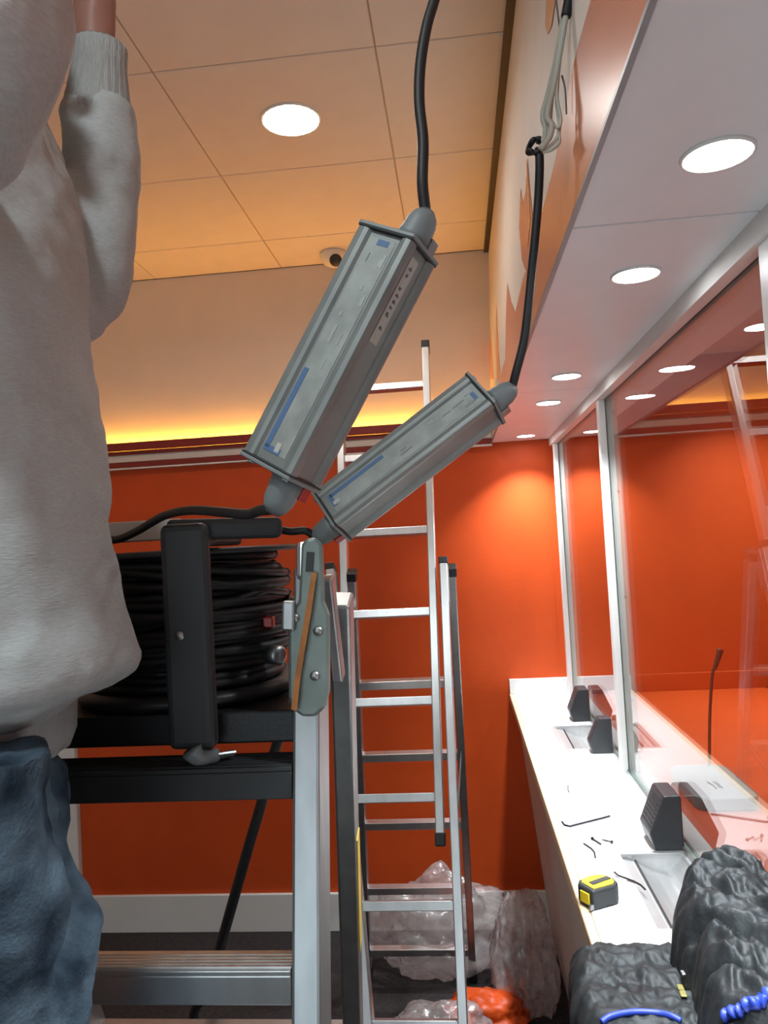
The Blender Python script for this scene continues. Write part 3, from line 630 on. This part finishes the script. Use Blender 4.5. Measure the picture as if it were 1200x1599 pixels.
# ================================================================== PUFFER JACKET
def seg_d(px, py, ax, ay, bx, by):
    dx, dy = bx-ax, by-ay; t = max(0, min(1, ((px-ax)*dx+(py-ay)*dy)/(dx*dx+dy*dy))); return math.hypot(px-ax-t*dx, py-ay-t*dy)
def inside_d(px, py, poly):
    ins = False; d = 9; n = len(poly)
    for i in range(n):
        (ax, ay), (bx, by) = poly[i], poly[(i+1) % n]; d = min(d, seg_d(px, py, ax, ay, bx, by))
        if (ay > py) != (by > py) and px < (bx-ax)*(py-ay)/(by-ay)+ax: ins = not ins
    return d if ins else -d
class Pad:
    """padded cloth panel lying on the worktop: outline, height, quilting seams, creases"""
    def __init__(s, poly, H, rim, seams, depth, wr, seed, tilt=(0, 0, 0, 0)): s.__dict__.update(locals()); del s.__dict__['s']
    def h(s, x, y):
        d = inside_d(x, y, s.poly)+.006*noise.noise(V((x*45, y*45, s.seed)))
        if d <= 0: return 0
        e = min(1, d/s.rim); e = math.sqrt(1-(1-e)**2)
        cx_, cy_, gx, gy = s.tilt; H = s.H+gx*(x-cx_)+gy*(y-cy_); k = 1
        wob = .012*noise.noise(V((x*14, y*14, s.seed+5)))
        for ang, sp, off in s.seams:
            q = (x*math.cos(ang)+y*math.sin(ang)+wob+off)/sp; k *= 1-s.depth*(1-min(1, abs(math.sin(math.pi*q))*1.5)**.55)
        c = (1-2.4*abs(noise.noise(V((x*22, y*22, s.seed)))))+.55*(1-2.4*abs(noise.noise(V((x*48+y*20, y*36-x*15, s.seed+2)))))+.35*noise.noise(V((x*100, y*100, s.seed)))
        return max(0, e*(H*k+s.wr*c*(.5+.5*e)))
    def mesh(s, step=.0027):
        xs = [p[0] for p in s.poly]; ys = [p[1] for p in s.poly]; x0, x1, y0, y1 = min(xs), max(xs), min(ys), max(ys)
        x1 = min(x1, .4345); nx, ny = int((x1-x0)/step), int((y1-y0)/step); idx = {}; vs = []; fs = []
        def base(x): return ZT+.0022 if x > .180 else ZT-.050-.25*(.18-x)
        H = [[s.h(x0+i*step, y0+j*step) for j in range(ny+1)] for i in range(nx+1)]
        def vid(i, j, t):
            if (i, j, t) not in idx:
                x, y = x0+i*step, y0+j*step; b = base(x); idx[(i, j, t)] = len(vs)
                zt = ZT+.0022+H[i][j]; vs.append(V((x, y, (zt if x > .180 else b+(zt-b)*min(1, H[i][j]/.02)) if t else b)))
            return idx[(i, j, t)]
        ok = lambda i, j: H[i][j] > 0
        cells = {(i, j) for i in range(nx) for j in range(ny) if ok(i, j) and ok(i+1, j) and ok(i, j+1) and ok(i+1, j+1)}
        for i, j in cells:
            fs.append((vid(i, j, 1), vid(i+1, j, 1), vid(i+1, j+1, 1), vid(i, j+1, 1))); fs.append((vid(i, j, 0), vid(i, j+1, 0), vid(i+1, j+1, 0), vid(i+1, j, 0)))
            for (di, dj), (a_, b_) in (((-1, 0), ((0, 1), (0, 0))), ((1, 0), ((1, 0), (1, 1))), ((0, -1), ((0, 0), (1, 0))), ((0, 1), ((1, 1), (0, 1)))):
                if (i+di, j+dj) not in cells: fs.append((vid(i+a_[0], j+a_[1], 0), vid(i+b_[0], j+b_[1], 0), vid(i+b_[0], j+b_[1], 1), vid(i+a_[0], j+a_[1], 1)))
        return vs, fs
jk = thing('puffer_jacket', (.30, 1.08, ZT), 'black quilted puffer jacket with blue piping heaped on the worktop', 'jacket')
PADS = [Pad([(.128, 1.222), (.165, 1.242), (.24, 1.246), (.335, 1.246), (.36, 1.10), (.33, .90), (.14, .90), (.128, 1.00), (.114, 1.10)], .058, .034, ((1.5, .115, .02),), .16, .0055, 2.0),
        Pad([(.268, 1.165), (.284, 1.225), (.318, 1.292), (.352, 1.325), (.42, 1.325), (.47, 1.305), (.50, 1.2), (.50, .86), (.235, .86), (.252, .98), (.272, 1.09)], .160, .052, ((.80, .078, .012),), .20, .0095, 7.0, (.36, 1.15, -.02, .06))]
obj('body', PADS[0].mesh(), PUFF, jk, smooth=True); obj('hood', PADS[1].mesh(), PUFF, jk, smooth=True)
def on_jacket(px, py, lift=.0):
    r_ = ray(px, py).normalized(); t = .8
    while t < 2.2:
        q = CAM+r_*t
        if q.z <= ZT+.0022+max(P_.h(q.x, q.y) for P_ in PADS)+lift: return q
        t += .002
    return CAM+r_*1.3
obj('blue_piping', tube([on_jacket(x, y, .003) for x, y in ((940, 1596), (952, 1588), (975, 1582), (1000, 1580), (1030, 1582), (1050, 1587), (1064, 1594))], .0042, 8), BLUE, jk, smooth=True)
rf = [on_jacket(1132+8.5*k, 1588-4.1*k+(2 if k % 2 else -2), .004) for k in range(10)]
obj('blue_ruffle', tube(rf, lambda t: .0062+.0022*math.sin(t*44), 8, 5), BLUE, jk, smooth=True)
z0_, z1_ = on_jacket(1062, 1538, .006), on_jacket(1069, 1556, .006)
obj('zip_pull', bar(z0_, z1_, .008, .0025), mat('zip_metal', (.5, .45, .15), .35, .6), jk, .001)
z0_, z1_ = on_jacket(1066, 1516, .006), on_jacket(1070, 1523, .006)
obj('zip_slider', bar(z0_, z1_, .006, .003), ALUD, jk, .001)
# ================================================================== PERSON
pe = thing('person', (-.56, .80, .50), 'person in a grey hoodie and blue jeans standing on the stepladder, arms raised', 'person')
def blob(c, r): 
    b = bmesh.new(); bmesh.ops.create_icosphere(b, subdivisions=3, radius=1)
    g = [V((v.co.x*r[0], v.co.y*r[1], v.co.z*r[2]))+V(c) for v in b.verts], [tuple(x.index for x in f.verts) for f in b.faces]; b.free(); return g
def remesh(o, vox, sm=6, disp=()):
    md = o.modifiers.new('fuse', 'REMESH'); md.mode = 'VOXEL'; md.voxel_size = vox; md.use_smooth_shade = True
    md = o.modifiers.new('soft', 'SMOOTH'); md.iterations = sm; md.factor = .5
    for i, (st, sz) in enumerate(disp):
        tx = bpy.data.textures.new(o.name+'_folds%d' % i, 'CLOUDS'); tx.noise_scale = sz
        md = o.modifiers.new('folds', 'DISPLACE'); md.texture = tx; md.strength = st; md.mid_level = .5; md.texture_coords = 'LOCAL'
# --- body skeleton grown with Skin
SKEL, EDG, RAD = [], [], []
def jn(p_, r, par=None):
    SKEL.append(V(p_)); RAD.append(r)
    if par is not None: EDG.append((par, len(SKEL)-1))
    return len(SKEL)-1
cx = -.590; YN, YFR = .70, .93           # near and far side of the body
pel = jn((cx-.02, .80, 1.46), .07)
wst = jn((cx, .82, 1.62), .095, pel); chs = jn((cx, .82, 1.90), .10, wst); nkb = jn((cx+.0, .82, 2.14), .065, chs)
nck = jn((cx+.02, .82, 2.22), .055, nkb); hd0 = jn((cx+.045, .82, 2.28), .072, nck); hd1 = jn((cx+.05, .82, 2.36), .088, hd0); hd2 = jn((cx+.04, .82, 2.42), .07, hd1)
nose = jn((cx+.147, .82, 2.335), .013, hd1)
# far arm: elbow bottom seen at (150,505), cuff at (150,70)
EL_F, WR_F = PY(142, 470, 1.02), PY(150, 30, 1.00)
sf = jn((cx+.02, .955, 2.06), .045, chs); ef = jn(EL_F, .034, sf); wfj = jn(WR_F, .028, ef)
EL_N, WR_N = PY(-45, 45, .56), PY(-30, -330, .58)
sn = jn((cx+.02, .695, 2.06), .045, chs); en = jn(EL_N, .036, sn); wnj = jn(WR_N, .028, en)
def hand(wr, w_i, dirv, palm_n, r=1):
    d = V(dirv).normalized(); n = V(palm_n); n = (n-d*n.dot(d)).normalized(); s = d.cross(n)
    pm = jn(wr+d*.055, .030, w_i)
    for k, (ln, off) in enumerate(((.072, -.030), (.082, -.010), (.076, .010), (.060, .029))):
        a = jn(wr+d*.095+s*off, .0105, pm); b_ = jn(wr+d*(.095+ln*.45)+s*off*1.08+n*.012, .009, a); c_ = jn(wr+d*(.095+ln*.75)+s*off*1.08+n*.034, .0078, b_)
    a = jn(wr+d*.045-s*.040+n*.012, .012, pm); b_ = jn(wr+d*.085-s*.050+n*.030, .0098, a)
hand(WR_F, wfj, (.05, -.05, 1), (1, -.3, 0)); hand(WR_N, wnj, (.2, .1, 1), (1, .3, 0))
# legs down to the step at z = .50
def leg(y0, xk, yk, zk, xf, yf):
    h = jn(((xk+cx)/2+.02, y0, 1.33), .045, pel); k = jn((xk, yk, zk), .042, h); c_ = jn(((xk+xf)/2-.01, (yk+yf)/2, (zk+.62)/2), .045, k)
    an = jn((xf, yf, .59), .036, c_); he = jn((xf, yf-.03, .545), .033, an); to = jn((xf, yf+.13, .532), .026, an)
leg(.71, -.555, .685, .95, -.62, .665); leg(.80, -.46, .712, .95, -.445, .665)
me = bpy.data.meshes.new('body'); me.from_pydata([tuple(p_-V(pe.location)) for p_ in SKEL], EDG, []); me.update()
bo = bpy.data.objects.new('body', me); COL.objects.link(bo); bo.parent = pe; me.materials.append(SKIN)
bo.modifiers.new('skin', 'SKIN'); sd = bo.modifiers.new('sub', 'SUBSURF'); sd.levels = 1; sd.render_levels = 2
for i, sv in enumerate(me.skin_vertices[0].data): sv.radius = (RAD[i], RAD[i]); sv.use_root = (i == 0)
bo.modifiers['skin'].use_smooth_shade = True
hc = V((cx+.045, .82, 2.36))
obj('hair', join(blob(hc+V((-.025, 0, .04)), (.105, .092, .09)), blob(hc+V((-.06, 0, -.02)), (.065, .085, .085))), HAIR, pe, smooth=True)
for s in (-1, 1): obj('eye', blob(hc+V((.088, s*.032, .005)), (.012, .014, .012)), mat('eye_white', (.7, .7, .7), .2), pe, smooth=True)
for s in (-1, 1): obj('ear', blob(hc+V((.0, s*.092, -.01)), (.022, .012, .034)), SKIN, pe, smooth=True)
obj('mouth', blob(hc+V((.090, 0, -.062)), (.010, .026, .007)), mat('lips', (.35, .10, .09), .4), pe, smooth=True)
# --- hoodie: right silhouette follows the photograph
prof = [(1125, 120, .10), (1105, 140, .13), (1085, 172, .16), (1060, 212, .19), (1035, 224, .205), (1005, 219, .21), (960, 200, .21), (900, 186, .21), (820, 168, .205), (740, 160, .205), (640, 146, .205), (520, 128, .21), (400, 118, .215), (300, 106, .215), (225, 92, .18), (170, 74, .165), (130, 52, .14), (100, 24, .105), (80, -5, .07)]
rings = []
for y, x, hw in prof:
    hw = min(hw, .185); R_ = PY(x-27, y, .82); xb = -.775+.02*math.sin(y*.006) if y > 300 else -.765+(300-y)*.00055; xc = (R_.x+xb)/2; hx = (R_.x-xb)/2; ring = []
    for k in range(44):
        a = 2*math.pi*k/44; ca, sa_ = math.cos(a), math.sin(a)
        ring.append(V((xc+math.copysign(abs(ca)**.8, ca)*hx, .82+math.copysign(abs(sa_)**.85, sa_)*hw*(.85 if sa_ > 0 and y > 780 else 1), R_.z)))
    rings.append(ring)
torso = loft(rings)
WR_S = WR_F; WR_F = PY(148, 88, 1.0)
slf = tube([(cx+.02, .95, 2.06), (EL_F+V((cx+.02, .95, 2.06)))/2+V((0, .01, -.012)), EL_F+V((-.012, 0, -.005)), EL_F+V((.003, 0, .02)), EL_F*.72+WR_F*.28+V((.008, 0, 0)), EL_F*.45+WR_F*.55+V((.012, 0, 0)), EL_F*.22+WR_F*.78+V((.006, 0, 0)), EL_F*.13+WR_F*.87], lambda t: .085-.05*t/.4 if t < .3 else (.038+.016*math.sin(min(1, (t-.3)/.5)*math.pi*.62) if t < .88 else .045), 18, 5)
sln = tube([(cx+.02, .70, 2.06), (EL_N+V((cx+.02, .70, 2.06)))/2+V((0, 0, -.01)), EL_N+V((0, 0, -.01)), EL_N*.7+WR_N*.3, EL_N*.3+WR_N*.7, EL_N*.12+WR_N*.88], lambda t: .080-.018*t, 18, 6)
hood = join(blob((cx-.09, .82, 2.19), (.085, .125, .085)), blob((cx-.01, .82, 2.15), (.11, .13, .055)))
ho = obj('hoodie', join(torso, slf, sln, hood), FLEECE, pe, smooth=True)
remesh(ho, .0075, 4, ((.022, .13), (.010, .05)))
# ribbed hem band and cuffs
rings = []
for y, x in ((1095, 118), (1112, 112), (1140, 110), (1165, 110), (1186, 102), (1190, 92)):
    R_ = PY(x-26, y, .82); xb = -.775; xc, hx = (R_.x+xb)/2, (R_.x-xb)/2
    rings.append([V((xc+math.copysign(abs(math.cos(a))**.8, math.cos(a))*hx*(1+.012*math.sin(22*a)), .82+math.sin(a)*.165*(1+.012*math.sin(22*a)), R_.z)) for a in [2*math.pi*k/132 for k in range(132)]])
obj('ribbed_hem', loft(rings), RIB, ho, smooth=True)
cuf = [(.12, .046), (.07, .043), (.0, .037), (-.04, .036), (-.055, .034)]
def cuff(E_, W_):
    d = (E_-W_); ln = d.length; a = d.normalized(); u = a.orthogonal().normalized(); v = a.cross(u)
    R2 = []
    for h, r in ((.105, .046), (.085, .0475), (.05, .041), (.015, .036), (-.012, .036), (-.016, .032), (.02, .030)):
        R2.append([W_+a*h+(u*math.cos(q)+v*math.sin(q))*r*(1+.015*math.sin(24*q)) for q in [2*math.pi*k/96 for k in range(96)]])
    obj('ribbed_cuff', loft(R2, cap=False), RIB, ho, smooth=True)
cuff(EL_F, PY(152, 88, 1.0)+V((.004, 0, 0))); cuff(EL_N, WR_N)
if 0: obj('drawcord', tube([(cx+.10, .79, 2.08), (cx+.155, .78, 2.0), (cx+.165, .775, 1.9), (cx+.17, .77, 1.82)], .003, 8), FLEECE, ho, smooth=True)
# --- jeans
fl = [(1175, 84, .0), (1265, 92, .0), (1330, 108, 0), (1400, 124, 0), (1450, 150, 0), (1490, 164, 0), (1540, 158, 0), (1610, 145, 0), (1700, 128, 0)]
rings = []
for y, x, _ in fl:
    Yc = .84-max(0, (y-1175))*.00024; R_ = PY(x-12, y, Yc); hw = .082; r = .090; rings.append([V((R_.x-r+math.cos(a)*r, Yc+math.sin(a)*hw, R_.z)) for a in [2*math.pi*k/28 for k in range(28)]])
lx = rings[-1][0].x-.085
for z, x, y, r in ((.95, -.46, .712, .080), (.80, -.45, .695, .072), (.68, -.445, .675, .066), (.585, -.445, .668, .066)):
    rings.append([V((x+math.cos(a)*r, y+math.sin(a)*r, z)) for a in [2*math.pi*k/28 for k in range(28)]])
farleg = loft(rings)
nl = [(1175, 60), (1260, 62), (1330, 66), (1400, 72), (1480, 74), (1560, 66), (1650, 55)]
rings = []
for y, x in nl:
    R_ = PY(x, y, .69); r = .095; rings.append([V((R_.x-r+math.cos(a)*r, .69+math.sin(a)*.088, R_.z)) for a in [2*math.pi*k/28 for k in range(28)]])
for z, x, y, r in ((.95, -.555, .685, .08), (.80, -.59, .68, .072), (.66, -.62, .67, .066), (.585, -.62, .668, .066)):
    rings.append([V((x+math.cos(a)*r, y+math.sin(a)*r, z)) for a in [2*math.pi*k/28 for k in range(28)]])
nearleg = loft(rings)
seat = blob((cx-.01, .80, 1.42), (.15, .155, .14))
je = obj('jeans', join(farleg, nearleg, seat), DENIM, pe, smooth=True)
remesh(je, .006, 4, ((.045, .12), (.020, .05)))
for x, y in ((-.62, .675), (-.445, .675)):
    sh = obj('shoe', join(blob((x, y+.03, .535), (.047, .145, .034)), blob((x, y-.04, .555), (.045, .07, .05)), blob((x, y+.06, .545), (.044, .10, .035))), SHOE, pe, smooth=True)
    remesh(sh, .006, 3)
    obj('sole', prism([(x+.047*math.cos(a), y+.03+.145*math.sin(a), .502) for a in [2*math.pi*k/24 for k in range(24)]], (0, 0, .014)), BLKP, sh)
